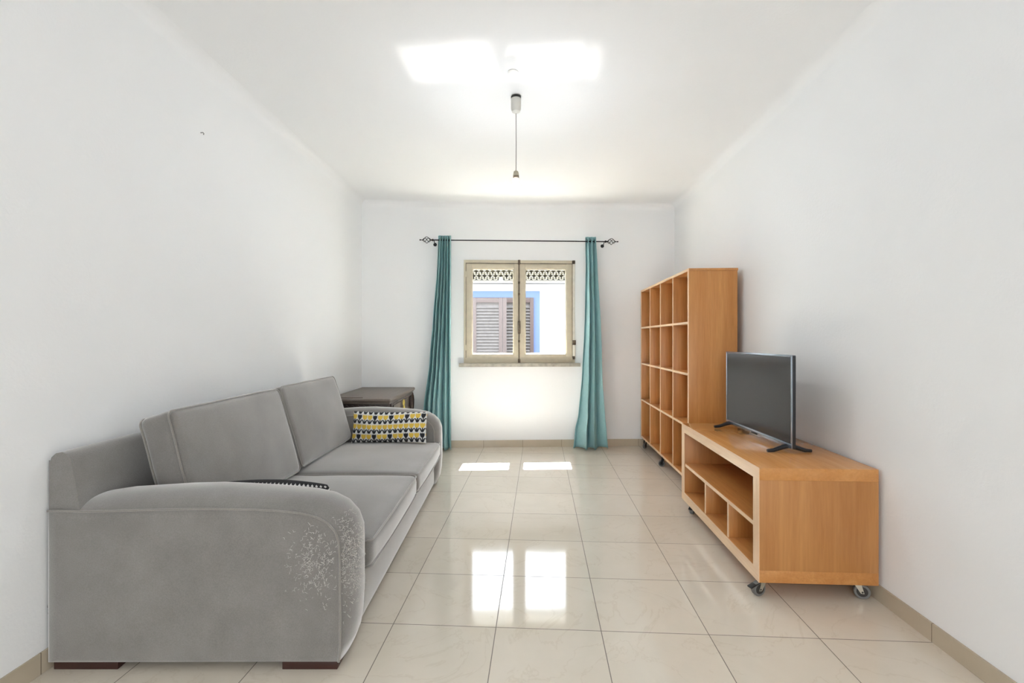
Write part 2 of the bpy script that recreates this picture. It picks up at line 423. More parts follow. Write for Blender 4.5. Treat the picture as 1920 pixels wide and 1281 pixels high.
def sash(x0, x1, gx0, gx1):
    b = bmesh.new(); z0, z1, gz0, gz1 = Zp(671), Zp(494.6), Zp(663.8), Zp(504.3)
    y0, y1 = -0.006, 0.04
    box(b, x0, gx0, y0, y1, z0, z1, 0.003); box(b, gx1, x1, y0, y1, z0, z1, 0.003)
    box(b, gx0, gx1, y0, y1, gz1, z1, 0.003); box(b, gx0, gx1, y0, y1, z0, gz0, 0.003)
    e = 0.008                                            # glazing bead
    for a in ((gx0, gx0 + e, gz0, gz1), (gx1 - e, gx1, gz0, gz1), (gx0, gx1, gz1 - e, gz1), (gx0, gx1, gz0, gz0 + e)):
        box(b, a[0], a[1], 0.006, 0.03, a[2], a[3])
    s = obj('window_sash', b, 'frame_paint', win, angle=30)
    b = bmesh.new(); box(b, gx0 - 0.003, gx1 + 0.003, 0.018, 0.022, gz0 - 0.003, gz1 + 0.003)
    obj('glass_pane', b, 'window_glass', s, smooth=False); return s
sash(X(874), X(972.2), X(885), X(963.4)); sash(X(972.3), X(1072.6), X(984.5), X(1062))
b = bmesh.new(); zt_, zb_ = Zp(494.6), Zp(671)          # dark strips paint the shade of the gap round the sashes
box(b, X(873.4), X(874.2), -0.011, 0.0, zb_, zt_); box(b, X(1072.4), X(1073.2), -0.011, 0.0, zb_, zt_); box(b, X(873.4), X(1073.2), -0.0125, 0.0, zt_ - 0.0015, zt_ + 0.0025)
obj('gap_shade', b, 'worn_bronze', win, smooth=False)
# espagnolette bolt on the meeting stile
xm = X(973.2); b = bmesh.new()
tube(b, [(xm, -0.016, Zp(678)), (xm, -0.016, Zp(490))], 0.0045, 8)
box(b, xm - 0.012, xm + 0.012, -0.026, -0.006, Zp(496), Zp(488), 0.003); box(b, xm - 0.012, xm + 0.012, -0.026, -0.006, Zp(680), Zp(673), 0.003)
for py in (552, 530, 640): box(b, xm - 0.009, xm + 0.009, -0.023, -0.006, Zp(py + 2), Zp(py - 2), 0.002)
esp = obj('espagnolette_bolt', b, 'worn_bronze', win)
b = bmesh.new(); box(b, xm - 0.013, xm + 0.013, -0.028, -0.006, Zp(626), Zp(602), 0.004)
tube(b, [(xm, -0.03, Zp(618)), (xm, -0.046, Zp(615)), (xm, -0.05, Zp(604))], [0.006, 0.007, 0.009], 8)
obj('window_handle', b, 'worn_bronze', esp)
for py in (515, 652):
    b = bmesh.new(); tube(b, [(X(873.6), -0.014, Zp(py + 5)), (X(873.6), -0.014, Zp(py - 5))], 0.004, 8)
    obj('hinge', b, 'frame_paint', win)
# shutter strap with its guide and winder on the right jamb
b = bmesh.new(); xs = X(1075.3)
box(b, xs - 0.017, xs + 0.012, -0.034, -0.008, Zp(495), Zp(488.5), 0.004); g = obj('strap_guide', b, 'worn_bronze', win)
b = bmesh.new(); box(b, xs - 0.009, xs + 0.009, -0.022, -0.019, Zp(645), Zp(494)); obj('shutter_strap', b, 'strap_white', win, smooth=False)
b = bmesh.new(); box(b, xs - 0.011, xs + 0.016, -0.036, -0.008, Zp(673), Zp(641), 0.008, 3)
wd = obj('strap_winder', b, 'strap_white', win)
b = bmesh.new(); box(b, xs - 0.014, xs + 0.018, -0.039, -0.008, Zp(647), Zp(638), 0.003); box(b, xs - 0.012, xs + 0.008, -0.039, -0.008, Zp(674), Zp(668), 0.002)
obj('winder_bracket', b, 'worn_bronze', wd)

# ------------------------------------------------------------------ curtain rod and curtains
rod = thing('curtain_rod', 'thin black iron curtain rod with twisted cage finials above the window', 'curtain rod', (0, BY0, 0), BROT)
RY = -0.085; RZ = H + (HY - 451.5) / F * 4.80
def rs(px): return (px - CX) / F * 4.80
b = bmesh.new(); tube(b, [(rs(812), RY, RZ), (rs(1136), RY, RZ)], 0.0055, 10); obj('rod', b, 'black_iron', rod)
for sgn, px in ((-1, 812), (1, 1136)):
    x0 = rs(px); b = bmesh.new()
    lathe(b, [(0.003, -0.008), (0.011, -0.004), (0.012, 0.006), (0.007, 0.012), (0.006, 0.03)], T=Matrix.Translation((x0, RY, RZ)) @ Matrix.Rotation(sgn * PI / 2, 4, 'Y'), n=12)
    cx0 = x0 + sgn * 0.022; Lc = 0.078
    for k in range(4):
        pts = []
        for i in range(15):
            tt = i / 14; r = 0.029 * math.sin(PI * tt) ** 0.8 + 0.002; a = k * PI / 2 + tt * PI * 1.1
            pts.append((cx0 + sgn * Lc * tt, RY + r * math.cos(a), RZ + r * math.sin(a)))
        tube(b, pts, 0.0028, 6)
    lathe(b, [(0.006, 0), (0.004, 0.008), (0.004, 0.02), (0.007, 0.024), (0.007, 0.03), (0.002, 0.034)], T=Matrix.Translation((cx0 + sgn * Lc, RY, RZ)) @ Matrix.Rotation(sgn * PI / 2, 4, 'Y'), n=10)
    obj('finial', b, 'black_iron', rod)
    b = bmesh.new(); xb = x0 - sgn * 0.012
    tube(b, [(xb, -0.001, RZ - 0.03), (xb, -0.05, RZ - 0.028), (xb, RY, RZ - 0.007)], 0.004, 8); lathe(b, [(0.018, 0), (0.018, 0.004), (0.01, 0.008)], T=Matrix.Translation((xb, 0, RZ - 0.03)) @ Matrix.Rotation(PI / 2, 4, 'X'), n=14)
    obj('bracket', b, 'black_iron', rod)

def interp(tab, y):
    if y <= tab[0][0]: return tab[0][1:]
    for a, c in zip(tab, tab[1:]):
        if y <= c[0]:
            k = (y - a[0]) / (c[0] - a[0]); k = k * k * (3 - 2 * k) * 0.4 + k * 0.6
            return [p + (q - p) * k for p, q in zip(a[1:], c[1:])]
    return tab[-1][1:]
def curtain(label, tab, folds, seed, zbot, flare, pool=None):
    root = thing('curtain', label, 'curtain', (0, BY0, 0), BROT, group='curtains at the window')
    b = bmesh.new(); NS, NTt = folds * 16, 70; grid = []
    ztop = RZ + 0.045
    rnd = random.Random(seed); ph = [rnd.uniform(-0.35, 0.35) for _ in range(folds + 2)]
    for j in range(NTt + 1):
        t = j / NTt; z = ztop + (zbot - ztop) * t
        py = HY - (z - H) / 4.80 * F
        l, r, dep = interp(tab, py); row = []
        amp = 0.044 + 0.026 * t + flare * max(0, t - 0.75) ** 1.5
        for i in range(NS + 1):
            s = i / NS
            s2 = s + 0.035 * t * math.sin(3.1 * s * PI + seed) + 0.012 * math.sin(7 * t + seed) * math.sin(PI * s)
            w_ = 2 * PI * folds * s2 + 0.6 * math.sin(t * 2.4 + seed) * t
            n1 = noise.noise(Vector((s * 5 + seed, t * 2.2, 1.3)))
            dx = 0.25 * (r - l) / folds * math.sin(w_ * 2) * 0.35
            x = rs(l) + (rs(r) - rs(l)) * s + (rs(1) - rs(0)) * dx
            fade = min(1, s * 12, (1 - s) * 12)
            y = RY + amp * math.sin(w_) * (0.85 + 0.5 * n1) - dep * (0.5 + 0.5 * math.sin(PI * s)) + 0.012 * noise.noise(Vector((s * 9, t * 7, seed))) * (0.3 + t)
            y = min(y, -0.006)
            zz = z + (0.006 * math.sin(w_) if j == 0 else 0) - (0.015 * math.sin(w_ + 1) * max(0, t - 0.9) * 10 if t > 0.9 else 0)
            row.append(b.verts.new((x + 0.004 * n1, y, max(zz, 0.006))))
        grid.append(row)
    for j in range(NTt):
        for i in range(NS): b.faces.new([grid[j][i], grid[j][i + 1], grid[j + 1][i + 1], grid[j + 1][i]])
    o = obj('fabric_panel', b, 'curtain_linen', root, angle=180)
    m = o.modifiers.new('thickness', 'SOLIDIFY'); m.thickness = 0.002
    l, r, _ = tab[0][1:]
    for k in range(folds):
        xx = rs(l + (r - l) * (k + 0.5) / folds); b = bmesh.new()
        tube(b, [(xx, RY + 0.016 * math.cos(a), RZ + 0.016 * math.sin(a)) for a in [2 * PI * q / 16 for q in range(16)]], 0.0028, 6, closed=True)
        obj('grommet', b, 'black_iron', root)
    return root
curtain('teal curtain hanging at the left of the window, its lower left behind the sofa arm',
        [(443, 822, 845, 0), (500, 820, 845, 0), (600, 812, 845, 0.0), (680, 806, 845, 0.01), (760, 796, 846, 0.02), (850, 786, 847, 0.05)], 5, 3, 0.012, 0.05)
curtain('teal curtain hanging at the right of the window with its hem flaring on the floor',
        [(443, 1098, 1118, 0), (500, 1099, 1121, 0), (600, 1097, 1126, 0), (700, 1092, 1129, 0.01), (780, 1084, 1134, 0.03), (805, 1078, 1136, 0.05), (850, 1073, 1138, 0.08)], 3, 8, 0.010, 0.12)

# ------------------------------------------------------------------ pendant lamp, ceiling cap, hook
px, py_ = (967.5 - CX) / F * 2.74, 2.74
pend = thing('pendant_lamp', 'bare lit bulb hanging on a thin cord from a white ceiling cup', 'pendant lamp', (px, py_, CH))
K = 2.74 / F
b = bmesh.new(); lathe(b, [(0.024, -0.012), (0.0285, -0.016), (0.029, -0.022), (0.0285, -0.075), (0.024, -0.09), (0.012, -0.097), (0.004, -0.1)], n=28); obj('ceiling_cup', b, 'white_plastic', pend)
b = bmesh.new(); lathe(b, [(0.02, 0), (0.029, -0.003), (0.029, -0.014), (0.02, -0.016)], n=28); obj('cup_gap_shade', b, 'dark_gap', pend)  # dark ring paints the shaded gap between cup and ceiling
zs = H + (HY - 322) * K - CH
b = bmesh.new(); tube(b, [(0, 0, -0.095), (0.001, 0, (zs - 0.1) / 2), (0, 0, zs)], 0.0022, 8); obj('cord', b, 'hook_grey', pend)
b = bmesh.new(); lathe(b, [(0.005, zs + 0.006), (0.013, zs), (0.015, zs - 0.01), (0.0165, zs - 0.018), (0.0165, zs - 0.024)], n=24); sk = obj('lamp_holder', b, 'cream_socket', pend)
b = bmesh.new(); lathe(b, [(0.0165, zs - 0.024), (0.0172, zs - 0.027), (0.0172, zs - 0.038), (0.015, zs - 0.041)], n=24); obj('holder_ring', b, 'worn_bronze', sk)
zc = H + (HY - 352) * K - CH
b = bmesh.new(); prof = [(0.012, zs - 0.04), (0.0125, zc + 0.034)]
for i in range(2, 15):
    a = PI * i / 15; prof.append((0.029 * math.sin(a), zc + 0.029 * math.cos(a)))
lathe(b, prof, n=28); obj('bulb', b, 'lit_bulb', pend)
yc = F * (CH - H) / (HY - 135)
b = bmesh.new(); lathe(b, [(0.024, 0), (0.029, -0.001), (0.029, -0.005), (0.024, -0.009), (0.008, -0.011)], n=28)
tag(obj('ceiling_cap', b, 'cap_white', loc=((962 - CX) / F * yc, yc, CH)), 'small round white cover cap on the ceiling in front of the pendant cup', 'ceiling cap')
yh = 2.37; b = bmesh.new(); tube(b, [(0, 0, 0), (0.012, 0, 0.001), (0.016, 0, -0.004), (0.014, 0, -0.01)], 0.0022, 6)
tag(obj('wall_hook', b, 'hook_grey', loc=(XL(yh), yh, H + (HY - 249) / F * yh)), 'tiny grey hook in the left wall high above the sofa', 'hook')

# ------------------------------------------------------------------ sofa (world coordinates)
S0, S1 = 1.59, 3.72; AT = 0.205
sofa = thing('sofa', 'grey velour two-seat sofa with scratched near arm along the left wall', 'sofa', (-1.05, 2.65, 0), world=True)
SF = Vector((-1.05, 2.65, 0))
def sp(name, bm, mat, parent=None, **kw):
    o = obj(name, bm, mat, None, **kw)
    if parent is None: o.parent = sofa; o.matrix_parent_inverse = Matrix.Translation(-SF)
    else: o.parent = parent
    return o
SX = -1.548
def seam_profile():
    pts = [(SX, 0.028), (SX, 0.15), (SX, 0.3), (SX, 0.42), (SX, 0.534)]
    top = [(-1.50, 0.534), (-1.44, 0.532), (-1.36, 0.533), (-1.26, 0.536), (-1.15, 0.539), (-1.04, 0.541), (-0.95, 0.540), (-0.86, 0.538), (-0.78, 0.534), (-0.71, 0.527), (-0.655, 0.514), (-0.615, 0.493), (-0.590, 0.465), (-0.578, 0.43)]
    fr = [(-0.575, 0.38), (-0.574, 0.3), (-0.573, 0.22), (-0.573, 0.14), (-0.574, 0.08), (-0.578, 0.03)]
    return pts + top + fr
prof = seam_profile()
def arm(y0, y1, label=None):
    """near edge y0, far edge y1; domed top and front between two piped seams"""
    n = len(prof); NJ = 12; b = bmesh.new(); rows = []
    cen = Vector((-1.06, 0.25))
    nor = []
    for i, p in enumerate(prof):
        a = Vector(prof[max(i - 1, 0)]); c = Vector(prof[min(i + 1, n - 1)]); d = (c - a).normalized(); nr = Vector((-d.y, d.x))
        nor.append(nr)
    for j in range(NJ + 1):
        t = j / NJ; q = 2 * t - 1
        dome = 0.048 * (1 - abs(q) ** 2.4)
        row = []
        for i, p in enumerate(prof):
            x, z = p; k = 0
            if i >= 5:
                k = min(1, (x + 1.56) / 0.16)
                wave = 1 + 0.10 * math.sin((x + 1.25) * 9)
                k *= wave
                if i >= n - 6: k *= [0.95, 0.92, 0.9, 0.8, 0.6, 0.25][i - (n - 6)]
            pp = Vector(p) + nor[i] * dome * k
            row.append(b.verts.new((pp.x, y0 + (y1 - y0) * t, pp.y)))
        rows.append(row)
    for j in range(NJ):
        for i in range(n):
            i2 = (i + 1) % n
            b.faces.new([rows[j][i], rows[j][i2], rows[j + 1][i2], rows[j + 1][i]])
    for row, yy, sg in ((rows[0], y0, -1), (rows[-1], y1, 1)):
        # end face slightly padded: rings towards the centre
        prev = row
        for s_, off in ((0.985, 0.004), (0.93, 0.007), (0.7, 0.010), (0.35, 0.011)):
            ring = [b.verts.new((cen.x + (v.co.x - cen.x) * s_, yy + sg * off, cen.y + (v.co.z - cen.y) * s_)) for v in row]
            for i in range(n): b.faces.new([prev[i], prev[(i + 1) % n], ring[(i + 1) % n], ring[i]])
            prev = ring
        b.faces.new(prev)
    a = sp('armrest', b, 'grey_velour', angle=180)
    for yy, sg in ((y0, -1), (y1, 1)):
        b = bmesh.new(); tube(b, [(x, yy + sg * 0.002, z) for x, z in prof[4:]], 0.0042, 8)
        sp('piping', b, 'grey_piping', a)
    return a
arm_near = arm(S0, S0 + AT); arm_far = arm(S1 - AT, S1)
# back frame leaning on the wall
b = bmesh.new(); NB = 30; rows = []
bp_ = [(SX, 0.50), (SX, 0.69), (-1.542, 0.712), (-1.527, 0.726), (-1.507, 0.730), (-1.489, 0.722), (-1.477, 0.705), (-1.470, 0.66), (-1.458, 0.60), (-1.448, 0.54), (-1.442, 0.50)]
for j in range(NB + 1):
    t = j / NB; y = S0 + 0.004 + (S1 - S0 - 0.008) * t; e = min(t, 1 - t) * (S1 - S0); k = 1 - 0.012 * max(0, 1 - e / 0.02)
    rows.append([b.verts.new((-1.5 + (x + 1.5) * k + (0.004 * noise.noise(Vector((y * 3, z * 4, 0))) if x > SX + 0.03 else 0), y, z if i in (0, 10) else 0.6 + (z - 0.6) * k)) for i, (x, z) in enumerate(bp_)])
m = len(bp_)
for j in range(NB):
    for i in range(m): b.faces.new([rows[j][i], rows[j][(i + 1) % m], rows[j + 1][(i + 1) % m], rows[j + 1][i]])
b.faces.new(rows[0][::-1]); b.faces.new(rows[-1]); sp('backrest_frame', b, 'grey_velour', angle=50)
b = bmesh.new(); rbox((1.49 - 0.575) / 2, (S1 - S0 - 2 * AT) / 2 + 0.02, 0.11, 0.018, (0.006, 0, 0), n=14, T=Matrix.Translation((-(1.49 + 0.575) / 2, (S0 + S1) / 2, 0.14)), bm=b)
sp('seat_base', b, 'grey_velour', angle=180)
# seat cushions
def seat_cushion(y0, y1, seed):
    x0, x1 = -1.44, -0.528; zt, zb = 0.350, 0.236
    b = bmesh.new(); T = Matrix.Translation(((x0 + x1) / 2, (y0 + y1) / 2, (zt + zb) / 2))
    rbox((x1 - x0) / 2, (y1 - y0) / 2 - 0.001, (zt - zb) / 2, 0.034, (0.012, 0.0, 0.026), n=22, T=T, bm=b, wob=0.004, seed=seed)
    c = sp('seat_cushion', b, 'grey_velour', angle=180)
    hx, hy, hz = (x1 - x0) / 2, (y1 - y0) / 2, (zt - zb) / 2
    for zz in (hz - 0.006, -hz + 0.008):
        b = bmesh.new(); pts = []; r = 0.03; q = 0.003
        for (sx, sy, a0) in ((1, 1, 0), (-1, 1, PI / 2), (-1, -1, PI), (1, -1, 1.5 * PI)):
            for k in range(6):
                a = a0 + PI / 2 * k / 5; pts.append((sx * (hx - r - q) + r * math.cos(a), sy * (hy - r - q) + r * math.sin(a), zz))
        # densify and follow the front bulge
        dense = []
        for i, p in enumerate(pts):
            qn = pts[(i + 1) % len(pts)]; nn = max(1, int((Vector(qn) - Vector(p)).length / 0.05))
            for k in range(nn):
                v = Vector(p).lerp(Vector(qn), k / nn)
                if v.x > hx - 0.05: v.x += 0.010 * (1 - (v.y / hy) ** 2) * 0.4
                dense.append(T @ v)
        tube(b, dense, 0.0038, 7, closed=True); sp('piping', b, 'grey_piping', c)
    return c
YM = 2.665
seat_cushion(S0 + AT, YM, 1); seat_cushion(YM + 0.004, S1 - AT, 5)
# back cushions
def back_cushion(y0, y1, seed, dz=0.0, tilt=0.0):
    hgt, th = 0.475, 0.125
    lean = math.atan2(0.13, 0.46)
    T = Matrix.Translation((-1.235 - th / 2, (y0 + y1) / 2, 0.352 + hgt / 2 + dz)) @ Matrix.Rotation(tilt, 4, 'X') @ Matrix.Rotation(-lean, 4, 'Y')
    hx, hy, hz = th / 2, (y1 - y0) / 2, hgt / 2
    b = bmesh.new(); rbox(hx, hy, hz, 0.028, (0.032, 0.004, 0.006), n=20, T=T, bm=b, wob=0.006, seed=seed)
    c = sp('back_cushion', b, 'grey_velour', angle=180)
    for xx in (hx - 0.007, -hx + 0.007):
        b = bmesh.new(); dense = []; r = 0.03; q = 0.003; pts = []
        for (sy, sz, a0) in ((1, 1, 0), (-1, 1, PI / 2), (-1, -1, PI), (1, -1, 1.5 * PI)):
            for k in range(7):
                a = a0 + PI / 2 * k / 6; pts.append((xx, sy * (hy - r - q) + r * math.cos(a), sz * (hz - r - q) + r * math.sin(a)))
        for i, p in enumerate(pts):
            qn = pts[(i + 1) % len(pts)]; nn = max(1, int((Vector(qn) - Vector(p)).length / 0.05))
            for k in range(nn):
                v = Vector(p).lerp(Vector(qn), k / nn); v += noise.noise_vector(v * 5 + Vector((seed, seed, 0))) * 0.006; dense.append(T @ v)
        tube(b, dense, 0.0042, 7, closed=True); sp('piping', b, 'grey_piping', c)
    return c
back_cushion(1.80, 2.665, 2); back_cushion(2.675, S1 - AT - 0.01, 6, 0.006)
for x0, x1, y0, y1 in ((-1.535, -1.32, S0 + 0.005, S0 + 0.09), (-0.77, -0.585, S0 + 0.005, S0 + 0.09), (-1.535, -1.32, S1 - 0.09, S1 - 0.005), (-0.77, -0.585, S1 - 0.09, S1 - 0.005)):
    b = bmesh.new(); box(b, x0, x1, y0, y1, 0, 0.032, 0.002); sp('foot', b, 'dark_foot_wood', angle=30)
b = bmesh.new(); yy = S0 + 0.002
box(b, SX - 0.006, SX + 0.004, yy, yy + 0.012, 0.208, 0.216, 0.001); box(b, SX - 0.004, SX + 0.004, yy, yy + 0.012, 0.186, 0.193, 0.001); tube(b, [(SX - 0.003, yy + 0.006, 0.03), (SX - 0.003, yy + 0.006, 0.70)], 0.002, 6)
sp('backing_strip', b, 'hook_grey')
# frayed threads where the near arm has been scratched
b = bmesh.new(); rnd = random.Random(4); cnt = 0
while cnt < 800:
    if rnd.random() < 0.42:                          # on the outer end face
        x = rnd.gauss(-0.645, 0.045); z = rnd.gauss(0.375, 0.07)
        if x > -0.582 or x < -0.78 or z > 0.50 - max(0, x + 0.68) * 0.5 or z < 0.2: continue
        base = Vector((x, S0 - 0.009, z)); nrm = Vector((0, -1, 0))
    else:                                            # on the domed front
        t = abs(rnd.gauss(0.0, 0.25)) + 0.02; z = rnd.gauss(0.37, 0.085)
        if t > 0.85 or z < 0.15 or z > 0.52: continue
        q = 2 * t - 1; xf = -0.575 + 0.048 * (1 - abs(q) ** 2.4) * 0.92
        if z > 0.42: xf -= (z - 0.42) ** 1.6 * 1.6
        base = Vector((xf, S0 + AT * t, z)); nrm = Vector((0.8, -0.6 if t < 0.4 else 0, 0)).normalized()
    tan = Vector((rnd.gauss(0, 1), rnd.gauss(0, 1), rnd.gauss(-0.2, 0.8))); tan = (tan - nrm * tan.dot(nrm)).normalized()
    Lh = rnd.uniform(0.004, 0.013); curl = Vector((rnd.gauss(0, 1), 0, rnd.gauss(0, 1))) * Lh * 0.3
    p0 = base; p1 = base + tan * Lh * 0.5 + nrm * 0.003 + curl; p2 = base + tan * Lh + nrm * rnd.uniform(0.001, 0.005)
    tube(b, [p0, p1, p2], 0.00055, 3); cnt += 1
ft = sp('frayed_threads', b, 'frayed_thread', arm_near, smooth=False); ft['kind'] = 'stuff'

# ------------------------------------------------------------------ pillows
def pillow(name, label, cat, mat, wdt, hgt, thk, colf, T, res=(150, 70), pinch=0.06):
    b = bmesh.new(); lay = b.verts.layers.float_color.new('Col'); NU, NV = res
    grids = []
    for side in (1, -1):
        g = []
        for j in range(NV + 1):
            row = []
            for i in range(NU + 1):
                u = 2 * i / NU - 1; v = 2 * j / NV - 1
                e = (1 - abs(u) ** 2.6) * (1 - abs(v) ** 2.2)
                x = u * wdt / 2 * (1 - pinch * 0.35 * (1 - v * v)) ; z = v * hgt / 2 * (1 - pinch * (1 - u * u))
                y = side * (thk / 2 * max(e, 0) ** 0.5 + 0.002)
                wn_ = noise.noise(Vector((u * 3, v * 2.5, side * 3.0))) * 0.008 * max(e, 0) ** 0.5
                vert = b.verts.new((x, y + wn_, z)); vert[lay] = (*colf((u + 1) / 2, (v + 1) / 2), 1); row.append(vert)
            g.append(row)
        grids.append(g)
        for j in range(NV):
            for i in range(NU):
                f = [g[j][i], g[j][i + 1], g[j + 1][i + 1], g[j + 1][i]]; b.faces.new(f if side < 0 else f[::-1])
    A, B = grids
    per = [(0, i) for i in range(NU)] + [(j, NU) for j in range(NV)] + [(NV, i) for i in range(NU, 0, -1)] + [(j, 0) for j in range(NV, 0, -1)]
    for (a0, a1), (c0, c1) in zip(per, per[1:] + per[:1]):
        b.faces.new([A[a0][a1], A[c0][c1], B[c0][c1], B[a0][a1]])
    o = obj(name, b, mat, angle=180); o.matrix_world = T; tag(o, label, cat); return o
Wt, Ye, Bk = (0.72, 0.73, 0.72), (0.72, 0.50, 0.075), (0.018, 0.02, 0.025)
def tulips(u, v):
    cols, rows = 14, 3.2; vv = v * rows + 0.12 * math.sin(u * 5) ; r = math.floor(vv); cyy = vv - r
    uu = u * cols + 0.1; c = math.floor(uu); cx = uu - c - 0.5
    black = (r % 2 == 0 and c % 3 == 1)
    if cyy > 0.45:
        k = (cyy - 0.45) / 0.55; wd_ = (0.2 if black else 0.235) + 0.22 * math.sin(min(1, k * 1.2) * PI * 0.75)
        topn = 0.97 - 0.10 * abs(math.sin(cx * 2 * PI * 1.5))
        if abs(cx) < wd_ and cyy < topn:
            if black: return Bk
            s = 0.8 + 0.35 * abs(math.sin(cx * 14 + c)); return (min(1, Ye[0] * s), Ye[1] * s, Ye[2] * s)
    if abs(cx) < 0.10 and cyy < 0.66: return Bk
    if cyy < 0.42 and abs(abs(cx) - (0.03 + cyy * 0.95)) < 0.14 * (1 - cyy * 1.1) + 0.035: return Bk
    return Wt
pillow('scatter_cushion', 'small oblong cushion printed with yellow and black tulips leaning on the far sofa arm', 'cushion', 'printed_tulips', 0.535, 0.225, 0.10, tulips,
       Matrix.Translation((-0.88, 3.428, 0.473)) @ Matrix.Rotation(math.radians(-12), 4, 'X') @ Matrix.Rotation(math.radians(0.5), 4, 'Y'), res=(280, 130))
def dots(u, v):
    cols, rows = 30, 13; vv = v * rows; r = math.floor(vv); uu = u * cols + 0.5 * (r % 2)
    cx = uu - math.floor(uu) - 0.5; cyy = vv - r - 0.5
    return (0.75, 0.75, 0.74) if abs(cx) + abs(cyy) * 0.9 < 0.28 else (0.02, 0.02, 0.023)
pillow('scatter_cushion', 'black cushion with white dots, only its top edge showing behind the near sofa arm', 'cushion', 'printed_dots', 0.47, 0.155, 0.085, dots,
       Matrix.Translation((-0.955, 1.868, 0.463)) @ Matrix.Rotation(math.radians(10), 4, 'X'), res=(240, 100), pinch=-0.25)

# ------------------------------------------------------------------ side table in the corner
TX0, TX1, TY0, TY1, TZ = -1.50, -0.968, 3.80, 4.76, 0.628
tabl = thing('side_table', 'low dark brown wooden side table with moulded lid in the corner behind the sofa', 'side table', ((TX0 + TX1) / 2, (TY0 + TY1) / 2, 0), world=True)
TL = Vector(((TX0 + TX1) / 2, (TY0 + TY1) / 2, 0))
def tp_(name, bm, mat, parent=None, **kw):
    o = obj(name, bm, mat, None, **kw)
    if parent is None: o.parent = tabl; o.matrix_parent_inverse = Matrix.Translation(-TL)
    else: o.parent = parent
    return o
b = bmesh.new(); box(b, TX0, TX1, TY0, TY1, TZ - 0.028, TZ, 0.012, 4)
box(b, TX0 + 0.012, TX1 - 0.012, TY0 + 0.012, TY1 - 0.012, TZ - 0.042, TZ - 0.024, 0.006, 3); tp_('table_top', b, 'walnut_lid')
b = bmesh.new(); tube(b, [(TX0 + 0.02, TY0 + 0.06, TZ + 0.002), (-1.21, TY0 + 0.065, TZ + 0.002)], 0.004, 6); tp_('lid_handle', b, 'walnut_lid')
# body: end boards, back, shelf, dark recess towards the room
b = bmesh.new()
bx0, bx1, by0, by1 = TX0 + 0.03, TX1 - 0.03, TY0 + 0.03, TY1 - 0.04
box(b, bx0, bx0 + 0.02, by0, by1, 0.06, TZ - 0.04); box(b, bx1 - 0.02, bx1, by0, by1, 0.06, TZ - 0.04)
box(b, bx0, bx1, by1 - 0.02, by1, 0.06, TZ - 0.04); box(b, bx0, bx1, by0, by1, 0.06, 0.08); box(b, bx0, bx1, by0 + 0.01, by1, TZ - 0.16, TZ - 0.145)
tp_('cabinet_body', b, 'walnut_dark', smooth=False)
b = bmesh.new()
box(b, bx0, bx1, by0 - 0.012, by0 + 0.008, TZ - 0.078, TZ - 0.04, 0.004)
for k in range(9):
    xx = bx0 + 0.05 + k * 0.046; tube(b, [(xx - 0.02, by0 - 0.012, TZ - 0.066), (xx, by0 - 0.016, TZ - 0.052), (xx + 0.02, by0 - 0.012, TZ - 0.066)], 0.003, 6)
tp_('carved_apron', b, 'walnut_dark')
b = bmesh.new()
box(b, bx1 - 0.002, bx1 + 0.014, by0, by1, TZ - 0.07, TZ - 0.038, 0.004)
for k in range(20):
    y = by0 + 0.03 + k * 0.043
    lathe(b, [(0.012, 0), (0.010, 0.004), (0.004, 0.007)], T=Matrix.Translation((bx1 + 0.013, y, TZ - 0.054)) @ Matrix.Rotation(PI / 2, 4, 'Y'), n=8)
tp_('carved_rail', b, 'walnut_carved')
b = bmesh.new(); box(b, bx1 - 0.002, bx1 + 0.010, by0 + 0.16, by1 - 0.16, TZ - 0.25, TZ - 0.074, 0.004)
dr = tp_('drawer', b, 'walnut_lid')
b = bmesh.new(); yk = 4.26; xk = bx1 + 0.03
tube(b, [(xk, yk + 0.025 * math.cos(a), TZ - 0.088 + 0.024 * math.sin(a)) for a in [2 * PI * k / 12 for k in range(12)]], 0.005, 6, closed=True)
for k in range(7):
    a = k - 3; tube(b, [(xk, yk, TZ - 0.103), (xk + 0.003, yk + a * 0.006, TZ - 0.14), (xk + 0.004, yk + a * 0.013, TZ - 0.20)], 0.006, 6)
tp_('key_tassel', b, 'yellow_cord', dr)
for (x, y) in ((bx0 + 0.02, by0 + 0.02), (bx1 + 0.004, by0 + 0.025), (bx0 + 0.02, by1 - 0.03), (bx1 + 0.004, by1 - 0.03)):
    b = bmesh.new(); pr = [(0.012, 0), (0.02, 0.02), (0.016, 0.05), (0.013, 0.15), (0.016, 0.32), (0.024, 0.40), (0.030, 0.46), (0.032, 0.51), (0.028, 0.55), (0.02, TZ - 0.045)]
    lathe(b, pr, c=(x, y, 0), n=14); tp_('leg', b, 'walnut_dark')

